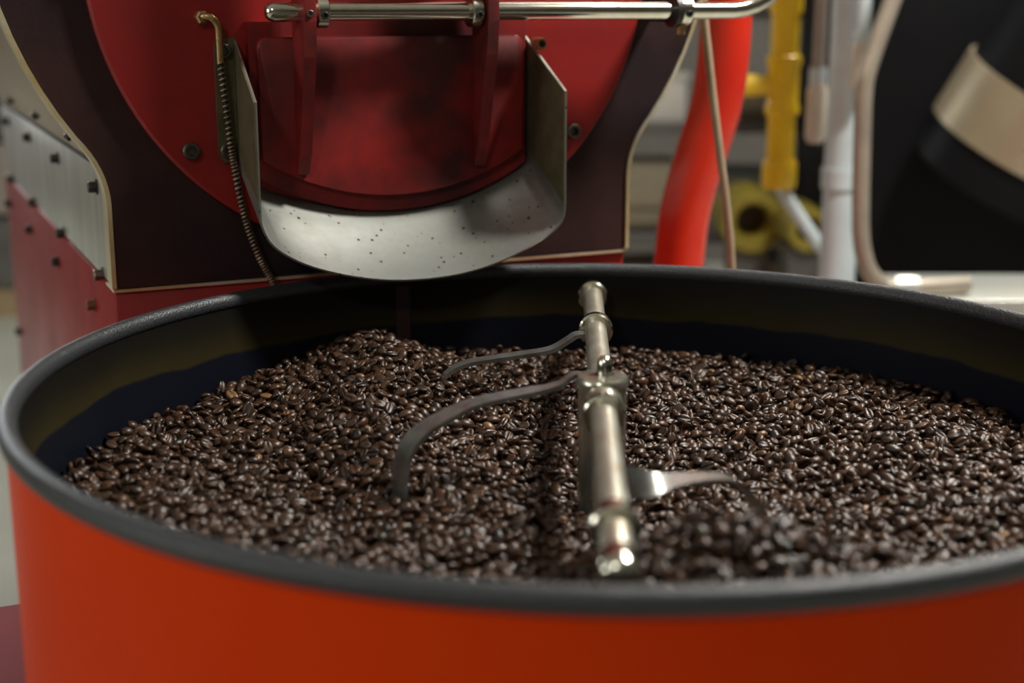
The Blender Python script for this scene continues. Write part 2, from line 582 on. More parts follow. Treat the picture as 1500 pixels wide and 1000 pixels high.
# steel side panels
for s in (-1, 1):
    xa, xb = sorted((s * 0.3285, s * 0.300))
    pan = mesh_obj('side_panel', box(xa, xb, n_(0.568), n_(1.815), z_(0.0), z_(0.134), 0.002), 'steel_panel', ro, 30)
    for n in (0.648, 0.996, 1.344, 1.69):
        for z in (0.108, 0.002):
            bolt(pan, (s * 0.3285, n_(n), z_(z)), rot=(0, 0, 0 if s < 0 else PI),
                 material='bolt' if (n < 0.7 and z < 0.05) else 'black')
# drum cladding
CL = [(x, z_(z)) for x, z in plate_outline(0.010) if z > 0.120]
rows = [[(x, n_(n), z) for x, z in CL] for n in (0.566, 0.9, 1.3, 1.81)]
clad = mesh_obj('drum_cladding', sheet(rows, 0.003), 'clad', ro, 50)
mesh_obj('back_plate', prism(CL, n_(1.80), n_(1.82)), 'frame', ro)
for n in (0.74, 1.09, 1.44, 1.75):
    for s in (-1, 1):
        bolt(clad, (s * 0.343, n_(n), z_(0.163)), rot=(0, -0.75 if s < 0 else 0.75, 0 if s < 0 else PI), r=0.006, h=0.008)
for s in (-1, 1):
    xa, xb = sorted((s * 0.331, s * 0.31))
    mesh_obj('panel_gasket', box(xa, xb, n_(0.568), n_(1.815), z_(0.134), z_(0.1385)), 'dark', ro)

# red front disc
disc = mesh_obj('front_disc', lathe([(0, -0.012), (0.343, -0.012), (0.346, -0.009), (0.346, 0.0)], 128, 'Y',
                                    (0, n_(FRONT), z_(0.374))), 'red', ro, 30)
FACE = FRONT - 0.012
for ang in (-41, -138, 138, 41, 90, 0, 180):
    a = math.radians(ang)
    bolt(disc, (0.323 * math.cos(a), n_(FACE), z_(0.374) + 0.323 * math.sin(a)), 'washer', 0.0098, 0.009, 'bolt')

# discharge opening frame (sooty red arc under the door)
def arc_z(u, mid, side, half):
    """bottom arc: height mid at u=0, side at |u|=half."""
    R = (half * half + (side - mid) ** 2) / (2 * (side - mid))
    return mid + R - math.sqrt(max(R * R - u * u, 0))


us = [-0.172 + 0.344 * k / 40 for k in range(41)]
outer = [(u, z_(arc_z(u, 0.078, 0.128, 0.172))) for u in us]
fr = mesh_obj('door_frame', prism(outer + [(0.172, z_(0.30)), (-0.172, z_(0.30))], n_(0.519), n_(FACE)), 'red_worn', ro)

# discharge door
dus = [-0.164 + 0.328 * k / 36 for k in range(37)]
dl = [(u, z_(arc_z(u, 0.098, 0.146, 0.164))) for u in dus]
def corner(cx, cz, r, a0, a1, n=6):
    return [(cx + r * math.cos(math.radians(a0 + (a1 - a0) * k / n)), cz + r * math.sin(math.radians(a0 + (a1 - a0) * k / n)))
            for k in range(n + 1)]
dl = dl + corner(0.164 - 0.012, z_(0.283) - 0.012, 0.012, 0, 90) + corner(-0.164 + 0.012, z_(0.283) - 0.012, 0.012, 90, 180)
door = mesh_obj('discharge_door', prism(dl, n_(0.508), n_(0.5185), bev=0.0015), 'red_worn', ro, 30)
for u in (-0.117, 0.103):
    t = bmesh.new()
    prof = [(0.508, 0.128), (0.500, 0.128), (0.492, 0.150), (0.462, 0.262), (0.458, 0.30), (0.458, 0.62), (0.508, 0.62)]
    A = [t.verts.new((u - 0.007, n_(n), z_(z))) for n, z in prof]
    B = [t.verts.new((u + 0.007, n_(n), z_(z))) for n, z in prof]
    t.faces.new(A); t.faces.new(B[::-1])
    for i in range(len(A)):
        t.faces.new((A[i], B[i], B[(i + 1) % len(A)], A[(i + 1) % len(A)]))
    bmesh.ops.bevel(t, geom=list(t.edges), offset=0.0012, segments=2, affect='EDGES', profile=0.5)
    mesh_obj('door_arm', t, 'red_worn', door, 30)
bolt(door, (-0.117, n_(0.458), z_(0.309)), 'washer', 0.004, 0.002, 'bolt')

# chrome lever
NP, ZP = 0.480, 0.311
pts = [(-0.150, NP, ZP), (0.1, NP, ZP), (0.44, NP, ZP)]
for k in range(1, 9):
    a = math.radians(80 * k / 8)
    pts.append((0.44 + 0.105 * math.sin(a), NP, ZP + 0.105 * (1 - math.cos(a))))
pts += [(0.5605, NP, ZP + 0.20), (0.575, NP, ZP + 0.30)]
P = [(x, n_(n), z_(z)) for x, n, z in pts]
rod = mesh_obj('lever_rod', tube(P, 0.0108, 20), 'chrome', ro, 50)
mesh_obj('end_cap', lathe([(0.0112, 0.012), (0.0112, -0.002), (0.0100, -0.007), (0.0065, -0.011), (0, -0.0125)], 20, 'X',
                          (-0.150, n_(NP), z_(ZP))), 'nickel', rod, 40)
for u, w, mm in ((-0.099, 0.013, 'nickel'), (0.087, 0.013, 'nickel'), (0.369, 0.015, 'nickel')):
    c = mesh_obj('clamp_collar', lathe([(0.0105, -w / 2), (0.0175, -w / 2), (0.0185, -w / 2 + 0.001), (0.0185, w / 2 - 0.001),
                                        (0.0175, w / 2), (0.0105, w / 2)], 28, 'X', (u, n_(NP), z_(ZP))), mm, rod, 30)
    bolt(c, (u, n_(NP - 0.0175), z_(ZP - 0.004)), 'washer', 0.0042, 0.003, 'black')
mesh_obj('bearing_ring', lathe([(0.0105, -0.004), (0.0205, -0.004), (0.0205, 0.004), (0.0105, 0.004)], 28, 'X',
                               (0.357, n_(NP), z_(ZP))), 'black', rod, 30)
# bearing bracket from the ring back to the plate
mesh_obj('lever_bracket', box(0.353, 0.361, n_(NP + 0.014), n_(FRONT), z_(0.297), z_(0.325), 0.001), 'black', ro)
bm = lathe([(0, -0.012), (0.006, -0.012), (0.006, 0.002), (0, 0.002)], 8, 'Z', (0.366, n_(NP - 0.004), z_(ZP - 0.017)))
mesh_obj('clamp_screw', bm, 'fitting', rod)

# discharge chute: one bent stainless sheet, lofted from the disc to the lip
lip = [(-0.190, 0.217), (-0.190, 0.16), (-0.190, 0.10), (-0.1885, 0.082), (-0.180, 0.064), (-0.163, 0.049), (-0.135, 0.0345),
       (-0.095, 0.0215), (-0.05, 0.0125), (-0.005, 0.0095), (0.04, 0.0115), (0.08, 0.0185), (0.115, 0.0295), (0.145, 0.0425),
       (0.166, 0.0545), (0.1775, 0.067), (0.181, 0.084), (0.181, 0.12), (0.181, 0.17), (0.181, 0.220)]
root = [(-0.184, 0.281), (-0.184, 0.22), (-0.184, 0.150), (-0.183, 0.132), (-0.178, 0.122), (-0.165, 0.113), (-0.135, 0.101),
        (-0.095, 0.090), (-0.05, 0.083), (-0.005, 0.0805), (0.04, 0.0825), (0.08, 0.0885), (0.115, 0.099), (0.145, 0.1125),
        (0.164, 0.122), (0.175, 0.132), (0.178, 0.146), (0.178, 0.18), (0.178, 0.235), (0.178, 0.281)]
NR, NL = FACE - 0.001, 0.425


def spline2(pts, sub=4):
    return [(v.x, v.y) for v in smooth_path([(a, b2, 0) for a, b2 in pts], sub)]


lipS, rootS = spline2(lip), spline2(root)
rows = []
for k in range(9):
    t = k / 8
    row = []
    for (a, b1), (c, d1) in zip(rootS, lipS):
        sag = 0.012 * t * (1 - t) * 4 * (1 if abs(a) < 0.17 else 0)
        row.append((a + (c - a) * t, n_(NR + (NL - NR) * t), z_(b1 + (d1 - b1) * t - sag * 0.35)))
    rows.append(row)
chute = mesh_obj('discharge_chute', sheet(rows, 0.0022), 'chute', ro, 40)
# left mounting flange with its bolts, right roll pin
fl = [(-0.2085, 0.152), (-0.2085, 0.276)] + [(-0.2045, 0.282), (-0.184, 0.282), (-0.184, 0.150), (-0.190, 0.143), (-0.203, 0.143)]
flange = mesh_obj('mounting_flange', prism([(x, z_(z)) for x, z in fl], n_(FACE - 0.0045), n_(FACE - 0.0005)), 'brass', chute)
rows = [[(-0.1862 - 0.006 * t, n_(FACE - 0.002 + (NL + 0.001 - FACE) * t), z_(z0 + (z1 - z0) * t)) for z0, z1 in
         ((0.281, 0.217), (0.235, 0.19), (0.18, 0.15), (0.150, 0.112))] for t in (0, 0.33, 0.66, 1.0)]
mesh_obj('outer_plate', sheet(rows, 0.0018), 'brass', chute)
rows = [[(0.1755 + 0.0031 * t, n_(FACE - 0.002 + (NL + 0.001 - FACE) * t), z_(z0 + (z1 - z0) * t)) for z0, z1 in
         ((0.281, 0.220), (0.235, 0.17), (0.19, 0.12), (0.150, 0.088))] for t in (0, 0.33, 0.66, 1.0)]
mesh_obj('inner_plate', sheet(rows, 0.0012), 'brass', chute)
for z in (0.157, 0.268):
    bolt(flange, (-0.199, n_(FACE - 0.0045), z_(z)), 'washer', 0.0085, 0.007, 'bolt')
bolt(chute, (0.186, n_(FACE - 0.012), z_(0.272)), 'washer', 0.0075, 0.020, 'fitting')

# brass elbow and spring-wrapped sensor line
NS = 0.523
elb = smooth_path([(-0.222, n_(FACE), z_(0.305)), (-0.220, n_(0.521), z_(0.306)), (-0.212, n_(0.5175), z_(0.304)),
                   (-0.2055, n_(0.518), z_(0.295)), (-0.2045, n_(0.519), z_(0.28)), (-0.204, n_(0.520), z_(0.255))], 6)
line = mesh_obj('sensor_line', tube(elb, 0.0042, 12), 'fitting', ro, 60)
mesh_obj('elbow_nut', lathe([(0, -0.013), (0.0055, -0.013), (0.0078, -0.011), (0.0078, 0.0), (0, 0.0)], 6, 'Y', (-0.221, n_(FACE), z_(0.305))),
         'fitting', line)
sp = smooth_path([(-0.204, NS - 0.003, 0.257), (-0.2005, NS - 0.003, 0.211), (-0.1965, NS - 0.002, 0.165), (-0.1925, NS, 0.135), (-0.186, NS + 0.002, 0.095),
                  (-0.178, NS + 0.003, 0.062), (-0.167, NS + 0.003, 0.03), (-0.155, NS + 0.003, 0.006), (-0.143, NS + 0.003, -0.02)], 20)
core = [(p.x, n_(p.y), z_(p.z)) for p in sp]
mesh_obj('gap_shade_cable', tube(core, 0.0022, 8), 'dark', line, 60)  # core coloured dark so shade between the coils is painted in
hel = []
turns, per = 62, 9
V = [Vector(p) for p in core]
for i in range(turns * per + 1):
    f = i / (turns * per) * (len(V) - 1)
    k = min(int(f), len(V) - 2)
    p = V[k].lerp(V[k + 1], f - k)
    t = (V[k + 1] - V[k]).normalized()
    a1 = t.cross(Vector((0, 1, 0))).normalized()
    a2 = t.cross(a1)
    w = 2 * PI * i / per
    hel.append(p + (a1 * math.cos(w) + a2 * math.sin(w)) * 0.0036)
mesh_obj('coil_spring', tube(hel, 0.0013, 6), 'spring', line, 60)


# ------------------------------------------------------------------ cooling tray
BOT = -0.33
tray = empty('cooling_tray', (0, 0, 0))
tag(tray, 'round red cooling tray with black rubber rim holding the roasted beans', 'cooling tray')
mesh_obj('tray_wall', lathe([(0.5005, BOT), (0.5005, -0.004), (0.4975, -0.001), (0.4975, BOT)], 192, 'Z', (0, 0, RIM), closed=True),
         'tray_red', tray, 40)
mesh_obj('inner_wall', lathe([(0.4970, -0.26), (0.4970, -0.003), (0.4935, -0.003), (0.4935, -0.26)], 192, 'Z', (0, 0, RIM), closed=True),
         'inside', tray, 40)
prof = []
for k in range(16):
    a = 2 * PI * k / 16
    prof.append((0.4985 + 0.0082 * math.cos(a), 0.0 + 0.0092 * math.sin(a) - 0.001))
mesh_obj('rim_trim', lathe(prof, 224, 'Z', (0, 0, RIM), closed=True), 'rim', tray, 60)
mesh_obj('sieve_floor', lathe([(0, -0.20), (0.493, -0.20), (0.493, -0.208), (0, -0.208)], 96, 'Z', (0, 0, RIM)), 'steel_panel', tray)
a = math.radians(114.8)
bm = bmesh.new()
box(-0.009, 0.009, -0.4936, -0.4915, RIM - 0.16, RIM - 0.010, 0.0006, bm)
bmesh.ops.rotate(bm, verts=bm.verts, cent=(0, 0, 0), matrix=Matrix.Rotation(a + PI / 2, 3, 'Z'))
seam = mesh_obj('seam_strip', bm, 'frame', tray)
# red base box the tray stands on
bm = box(-0.56, 0.56, -0.52, 0.488, 0.0, RIM + BOT - 0.001, 0.008)
bmesh.ops.rotate(bm, verts=bm.verts, cent=(0, 0, 0), matrix=Matrix.Rotation(YAW, 3, 'Z'))
mesh_obj('base_box', bm, 'red_matt', tray, 30)

# ------------------------------------------------------------------ stirrer
HX = 0.006
st = empty('bean_stirrer', (HX, 0, RIM - 0.20))
tag(st, 'steel stirring rod on an upright hub with curved tines in the beans', 'stirrer')
SO = Vector((HX, 0, RIM - 0.20))


def S(x, y, z):      # world position (z relative to rim) -> stirrer local
    return (x - HX, y, z + 0.20)


ROD_Z = -0.025
rd = Vector((0.0155, 0.43, 0)).normalized()
hub = mesh_obj('hub', lathe([(0.0, 0.0), (0.0218, 0.0), (0.0218, 0.185), (0.0232, 0.1875), (0.0238, 0.1915), (0.0232, 0.1945), (0.0216, 0.1965),
                             (0.011, 0.1972), (0, 0.1972)], 40), 'hub', st, 35)
mesh_obj('cap_nut', lathe([(0, 0.214), (0.0035, 0.2135), (0.0062, 0.2105), (0.0070, 0.206), (0.0072, 0.1972), (0.0088, 0.1972), (0.0088, 0.1955), (0, 0.1955)], 20,
                          'Z', (0.002, 0.004, 0)), 'nickel', st, 50)


def along(d):
    return Vector((0, 0, 0.20 + ROD_Z)) + rd * d


def rod_part(name, prof, material, n=32):
    """profile (radius, distance along the rod)."""
    bm = lathe(prof, n, 'Y')
    ang = math.atan2(-rd.x, rd.y)
    bmesh.ops.rotate(bm, verts=bm.verts, cent=(0, 0, 0), matrix=Matrix.Rotation(ang, 3, 'Z'))
    bmesh.ops.translate(bm, verts=bm.verts, vec=(0, 0, 0.20 + ROD_Z))
    return mesh_obj(name, bm, material, st, 40)


rod_part('rod', [(0, 0.464), (0.0118, 0.464), (0.0118, 0.2), (0.0118, 0.0), (0.0118, -0.25), (0.0118, -0.402), (0.0105, -0.4065), (0, -0.4085)], 'rod')


def collar(d, r=0.0182, w=0.016, name='collar'):
    rod_part(name, [(0.0115, d + w / 2), (r - 0.002, d + w / 2), (r, d + w / 2 - 0.002), (r, d - w / 2 + 0.002), (r - 0.002, d - w / 2), (0.0115, d - w / 2)], 'nickel')


collar(0.460, 0.0182, 0.014)
collar(0.278, 0.0188, 0.014)
collar(-0.050, 0.0187, 0.012)
collar(-0.322, 0.0182, 0.020)
rod_part('socket', [(0.0118, -0.012), (0.0175, -0.014), (0.0182, -0.024), (0.0176, -0.034), (0.0150, -0.041), (0.0118, -0.043)], 'hub')
rod_part('end_cap', [(0.0118, -0.380), (0.0138, -0.381), (0.0142, -0.400), (0.0132, -0.4065), (0.0095, -0.411), (0, -0.4130)], 'nickel')

# tines: flat bars with a clamp plate where they leave the rod
P20 = (-0.50, 0.866, 0.0)
TINES = [
    # far tine, over the pile
    ([(0.010, 0.262, -0.0265), (-0.0055, 0.260, -0.0270), (-0.0142, 0.2585, -0.0318), (-0.0275, 0.257, -0.0398), (-0.0385, 0.2555, -0.0435), (-0.0569, 0.253, -0.0460),
      (-0.0789, 0.250, -0.0485), (-0.1009, 0.247, -0.0512), (-0.1195, 0.244, -0.0535), (-0.136, 0.242, -0.059), (-0.149, 0.240, -0.070), (-0.156, 0.239, -0.088)],
     [(-0.1, 1, 0)] * 12, 0.018),
    # tine at the hub, swept forward and hooking down
    ([(-0.002, 0.011, -0.0085), (-0.016, 0.0234, -0.0088), (-0.0236, 0.0207, -0.0116), (-0.0317, 0.0177, -0.0165), (-0.0442, 0.0132, -0.0192), (-0.0567, 0.0086, -0.0205), (-0.0801, 0.0001, -0.0226),
      (-0.1105, -0.011, -0.0270), (-0.1346, -0.0197, -0.0359), (-0.1555, -0.0273, -0.0474), (-0.1687, -0.0321, -0.0636), (-0.1737, -0.0339, -0.0820), (-0.1751, -0.0345, -0.0977), (-0.1755, -0.0347, -0.125)],
     [(-0.2, 0.97, 0.1), (-0.25, 0.97, 0.1)] + [(-0.38, 0.92, 0.05)] * 5 + [P20] * 7, 0.026),
    # near tine on the right
    ([(0.000, -0.200, -0.034), (0.0182, -0.1934, -0.0370), (0.0303, -0.189, -0.0405), (0.044, -0.184, -0.0410), (0.0578, -0.179, -0.0402), (0.0745, -0.1729, -0.0407), (0.0916, -0.1667, -0.0434),
      (0.1032, -0.1625, -0.0488), (0.1152, -0.1581, -0.0618), (0.1227, -0.1553, -0.0755), (0.1265, -0.154, -0.095), (0.128, -0.1535, -0.12)],
     [(0, 0.25, 0.95), (0, 0.3, 0.95), (-0.1, 0.6, 0.8), (-0.25, 0.9, 0.35), (-0.342, 0.94, 0.12)] + [(-0.342, 0.94, 0.0)] * 7, 0.020),
]
TINE_PTS = []
for pts, wv, w in TINES:
    path = smooth_path(pts, 6)
    wvs = smooth_path(wv, 6)
    widths = [w] * len(path)
    if abs(pts[0][1]) < 0.1:
        widths = [0.009 + (w - 0.009) * min(1, max(0, i - 14) / 40) for i in range(len(path))]
    if pts[0][1] < -0.1:
        widths = [0.026 - (0.026 - w) * min(1, i / 16) for i in range(len(path))]
    bm = strip([S(*p) for p in path], widths, wvs, 0.0042)
    mesh_obj('tine', bm, 'tine', st, 30)
    for p, d in zip(path, wvs):
        d = d.normalized()
        for k in (-1, -0.5, 0, 0.5, 1):
            TINE_PTS.append(p + d * k * w / 2)


# ------------------------------------------------------------------ beans
rng = np.random.default_rng(11)


def seg_bump(x, y, pts, sig):
    """ridge along a polyline; pts (x, y, height)."""
    best = np.zeros_like(x)
    for (ax, ay, ah), (bx, by, bh) in zip(pts, pts[1:]):
        dx, dy = bx - ax, by - ay
        t = np.clip(((x - ax) * dx + (y - ay) * dy) / (dx * dx + dy * dy), 0, 1)
        d2 = (x - ax - t * dx) ** 2 + (y - ay - t * dy) ** 2
        best = np.maximum(best, (ah + (bh - ah) * t) * np.exp(-d2 / (2 * sig * sig)))
    return best


def gauss(x, y, cx, cy, sx, sy, rot=0.0):
    c, s = math.cos(rot), math.sin(rot)
    X, Y = (x - cx) * c + (y - cy) * s, -(x - cx) * s + (y - cy) * c
    return np.exp(-(X * X) / (2 * sx * sx) - (Y * Y) / (2 * sy * sy))


def height(x, y):
    rr = np.sqrt(x * x + y * y)
    k = np.clip((rr - 0.16) / 0.29, 0, 1)
    h = -0.120 + 0.0185 * k * k * (3 - 2 * k)
    # pile under the chute with its ridge running forward to the hub tine
    h = h + seg_bump(x, y, [(-0.315, 0.30, 0.018), (-0.245, 0.375, 0.034), (-0.220, 0.27, 0.040), (-0.205, 0.13, 0.038), (-0.19, 0.02, 0.020), (-0.18, -0.05, 0.008)], 0.052)
    h = h + seg_bump(x, y, [(-0.21, 0.37, 0.022), (-0.135, 0.235, 0.036), (-0.07, 0.12, 0.010)], 0.05) * 0.62
    h = h + 0.014 * gauss(x, y, -0.095, -0.03, 0.055, 0.07)
    h = h - 0.014 * gauss(x, y, -0.235, -0.03, 0.035, 0.08, 0.2)
    h = h - 0.016 * gauss(x, y, 0.0, 0.0, 0.05, 0.06)
    # mound pushed up by the near tine
    h = h + seg_bump(x, y, [(0.020, -0.280, 0.058), (0.062, -0.278, 0.078), (0.110, -0.275, 0.070), (0.175, -0.265, 0.040)], 0.045)
    h = h - 0.012 * gauss(x, y, 0.075, -0.375, 0.08, 0.035, 0.2)
    h = h + 0.014 * gauss(x, y, -0.28, -0.22, 0.17, 0.11)
    h = h + 0.006 * gauss(x, y, 0.28, 0.0, 0.10, 0.12)
    h = h + 0.0026 * np.sin(x * 31 + 1.3 * np.sin(y * 22)) * np.sin(y * 27 + 0.8)
    return h


def bean_shape(na_dome, flat, stations):
    """unit bean: dome on +z, flat creased face on -z; returns verts, tris, crease flags."""
    prof = [(math.cos(PI * k / na_dome), 0.86 * math.sin(PI * k / na_dome) + 0.0, 0.0) for k in range(na_dome + 1)]
    prof += flat
    n = len(prof)
    V, C, T = [], [], []
    for x in stations:
        s = math.sqrt(max(0, 1 - abs(x) ** 2.3)) 
        for (y, z, c) in prof:
            yy = y * s
            zz = z * s if z >= 0 else z * (s ** 0.7)
            if c > 0:
                yy += 0.13 * math.sin(PI * x)
            V.append((x, yy, zz))
            C.append(c)
    V += [(-1.0, 0, 0), (1.0, 0, 0)]
    C += [0.6, 0.6]
    p0, p1 = len(V) - 2, len(V) - 1
    for i in range(len(stations) - 1):
        for k in range(n):
            a, b2, c, d = i * n + k, i * n + (k + 1) % n, (i + 1) * n + (k + 1) % n, (i + 1) * n + k
            T += [(a, b2, c), (a, c, d)]
    for k in range(n):
        T.append((p0, (k + 1) % n, k))
        T.append((p1, (len(stations) - 1) * n + k, (len(stations) - 1) * n + (k + 1) % n))
    return np.array(V), np.array(T), np.array(C)


# half length 5.2 mm, half width 3.6 mm, dome 3.5 mm
HI = bean_shape(6, [(-0.78, -0.22, 0.0), (-0.17, -0.32, 0.0), (0.0, 0.06, 1.0), (0.17, -0.32, 0.0), (0.78, -0.22, 0.0)],
                [-0.93, -0.72, -0.38, 0.0, 0.38, 0.72, 0.93])
LO = bean_shape(4, [(-0.5, -0.28, 0.0), (0.0, -0.10, 0.9), (0.5, -0.28, 0.0)], [-0.85, -0.4, 0.4, 0.85])
SIZE = np.array([0.0067, 0.0050, 0.0048])


def scatter(spacing, jitter, dz, zr, seed):
    r = np.random.default_rng(seed)
    pts = []
    row = 0
    y = -0.5
    while y < 0.5:
        xs = np.arange(-0.5, 0.5, spacing) + (spacing / 2 if row % 2 else 0)
        pts.append(np.c_[xs, np.full(len(xs), y)])
        y += spacing * 0.866
        row += 1
    P = np.vstack(pts)
    P = P + r.uniform(-jitter, jitter, P.shape)
    P = P[np.hypot(P[:, 0], P[:, 1]) < 0.4865]
    z = height(P[:, 0], P[:, 1]) + dz + r.uniform(-zr, zr, len(P))
    P = np.c_[P, z]
    keep = np.ones(len(P), bool)
    # leave room for the hub and the tines
    keep &= np.hypot(P[:, 0] - HX, P[:, 1]) > 0.0255
    for t in TINE_PTS:
        keep &= ((P - np.array(t)) ** 2).sum(1) > 0.0068 ** 2
    return P[keep], r


def frames(P, r, tilt):
    """rotation matrices (n,3,3): columns are the bean's length, width and dome axes."""
    e = 0.004
    gx = (height(P[:, 0] + e, P[:, 1]) - height(P[:, 0] - e, P[:, 1])) / (2 * e)
    gy = (height(P[:, 0], P[:, 1] + e) - height(P[:, 0], P[:, 1] - e)) / (2 * e)
    nrm = np.c_[-gx, -gy, np.ones(len(P))] + r.normal(0, tilt, (len(P), 3))
    nrm /= np.linalg.norm(nrm, axis=1)[:, None]
    nrm *= np.where(r.random(len(P)) < 0.50, 1, -1)[:, None]
    a = r.normal(0, 1, (len(P), 3))
    a -= (a * nrm).sum(1)[:, None] * nrm
    a /= np.linalg.norm(a, axis=1)[:, None]
    w = np.cross(nrm, a)
    return np.stack([a, w, nrm], axis=2)


def tones(n, r):
    t = np.clip(r.beta(2.2, 2.6, n) * 0.8, 0, 0.86)
    light = r.random(n) < 0.012
    t[light] = r.uniform(0.92, 1.0, light.sum())
    return t


def dims(n, r):
    s = SIZE[None, :] * np.exp(r.normal(0, 0.10, (n, 1))) * np.exp(r.normal(0, 0.07, (n, 3)))
    return s


def bake(shape, P, Rm, sc, tn):
    V, T, C = shape
    loc = V[None, :, :] * sc[:, None, :]
    W = np.einsum('nij,nvj->nvi', Rm, loc) + P[:, None, :]
    nv = len(V)
    F = T[None, :, :] + (np.arange(len(P)) * nv)[:, None, None]
    return W.reshape(-1, 3), F.reshape(-1, 3), np.tile(C, len(P)), np.repeat(tn, nv)


def np_mesh(name, V, F, C, Tn):
    me = bpy.data.meshes.new(name)
    me.vertices.add(len(V))
    me.vertices.foreach_set('co', np.ascontiguousarray(V, dtype=np.float32).ravel())
    me.loops.add(len(F) * 3)
    me.loops.foreach_set('vertex_index', np.ascontiguousarray(F, dtype=np.int32).ravel())
    me.polygons.add(len(F))
    me.polygons.foreach_set('loop_start', np.arange(len(F), dtype=np.int32) * 3)
    me.polygons.foreach_set('use_smooth', np.ones(len(F), dtype=bool))
    me.update(calc_edges=True)
    a = me.attributes.new('crease', 'FLOAT', 'POINT'); a.data.foreach_set('value', np.ascontiguousarray(C, dtype=np.float32))
    a = me.attributes.new('tone', 'FLOAT', 'POINT'); a.data.foreach_set('value', np.ascontiguousarray(Tn, dtype=np.float32))
    me.materials.append(M['bean'])
    return me


A, rA = scatter(0.0126, 0.0048, 0.0026, 0.0034, 5)
RA, SA, TA = frames(A, rA, 0.55), dims(len(A), rA), tones(len(A), rA)
B, rB = scatter(0.0100, 0.0038, -0.0036, 0.0024, 6)
RB, SB, TB = frames(B, rB, 0.5), dims(len(B), rB), tones(len(B), rB)
Cc, rC = scatter(0.0098, 0.0032, -0.0090, 0.0012, 7)
RC, SCc, TC = frames(Cc, rC, 0.3), dims(len(Cc), rC), tones(len(Cc), rC)

# the 300 beans that show largest: the nearest of the top layer in plain view over the front rim
camp = np.array([cam.location.x, cam.location.y, cam.location.z - RIM])
pitch = math.radians(13.46)
rel = A - camp
dep = rel[:, 1] * math.cos(pitch) - rel[:, 2] * math.sin(pitch)
px = 750 + 2083 * rel[:, 0] / dep
ok = (px > 20) & (px < 1480)
# sight line must clear the rim circle (radius 0.507, height 0.009)
dxy = rel[:, :2]
qa = (dxy ** 2).sum(1); qb = 2 * (dxy @ camp[:2]); qc = (camp[:2] ** 2).sum() - 0.50 ** 2
tt = (-qb - np.sqrt(np.maximum(qb * qb - 4 * qa * qc, 0))) / (2 * qa)
ok &= (camp[2] + tt * rel[:, 2]) > 0.012
ok &= np.abs(A[:, 0] - 0.0) > 0.022
near = np.argsort(np.where(ok, dep, 99))[:300]
mask = np.zeros(len(A), bool); mask[near] = True

parts = [bake(HI, A[~mask], RA[~mask], SA[~mask], TA[~mask]), bake(HI, B, RB, SB, TB), bake(LO, Cc, RC, SCc, TC)]
off = 0
Vs, Fs, Cs, Ts = [], [], [], []
for V, F, C, Tn in parts:
    Vs.append(V); Fs.append(F + off); Cs.append(C); Ts.append(Tn)
    off += len(V)
# the body of the heap below the top layers
NRAD, NANG = 60, 160
hv, hf = [], []
for i in range(NRAD + 1):
    rr = 0.4925 * i / NRAD
    for j in range(NANG):
        t = 2 * PI * j / NANG
        hv.append((rr * math.cos(t), rr * math.sin(t), 0))
hv = np.array(hv)
hv[:, 2] = height(hv[:, 0], hv[:, 1]) - 0.0115
for i in range(NRAD):
    for j in range(NANG):
        a0, a1 = i * NANG + j, i * NANG + (j + 1) % NANG
        b0, b1 = a0 + NANG, a1 + NANG
        hf += [(a0, b0, b1), (a0, b1, a1)]
Vs.append(hv); Fs.append(np.array(hf) + off); Cs.append(np.zeros(len(hv))); Ts.append(np.full(len(hv), 0.37))
Vall = np.vstack(Vs)
Vall[:, 2] += RIM
heap = bpy.data.objects.new('coffee_bean_heap', np_mesh('coffee_bean_heap', Vall, np.vstack(Fs), np.concatenate(Cs), np.concatenate(Ts)))
COL.objects.link(heap)
tag(heap, 'heap of dark roasted coffee beans filling the round cooling tray', 'coffee beans', kind='stuff')

# single beans: a dozen variants of the mesh shared between the 300 objects
variants = []
vt = tones(12, rng)
for i in range(12):
    s = dims(1, rng)[0]
    V, T, C = HI
    variants.append(np_mesh('coffee_bean', V * s, T, C, np.full(len(V), vt[i])))
for i, k in enumerate(near):
    o = bpy.data.objects.new('coffee_bean', variants[i % 12])
    COL.objects.link(o)
    o.matrix_world = Matrix.Translation((A[k, 0], A[k, 1], A[k, 2] + RIM)) @ Matrix(RA[k].tolist()).to_4x4()
    tag(o, 'single dark roasted coffee bean on top of the heap just inside the near rim', 'coffee bean', 'coffee beans inside the near rim')

# ------------------------------------------------------------------ things behind the tray
def thing(name, loc, label, cat, group=None):
    return tag(empty(name, loc), label, cat, group)


# red duct
p = smooth_path([(0.235, 1.0, 0.0), (0.200, 1.0, 0.45), (0.188, 1.0, 0.75), (0.191, 1.0, 0.83), (0.199, 1.0, 0.905), (0.219, 1.0, 0.985), (0.240, 1.0, 1.06),
                 (0.250, 1.0, 1.14), (0.252, 1.0, 1.25), (0.252, 1.0, 1.6), (0.252, 1.0, 2.3), (0.252, 1.0, H)], 8)
r = thing('bent_duct', (0.235, 1.0, 0), 'glossy red bent duct pipe rising behind the tray', 'pipe')
rl = [Vector(q) - Vector((0.235, 1.0, 0)) for q in p]
mesh_obj('duct_tube', tube(rl, [0.040] * len(rl), 28), 'pipe_red', r, 60)
mesh_obj('floor_flange', lathe([(0, 0.001), (0.075, 0.001), (0.075, 0.014), (0.041, 0.014), (0, 0.014)], 28), 'pipe_red', r, 30)
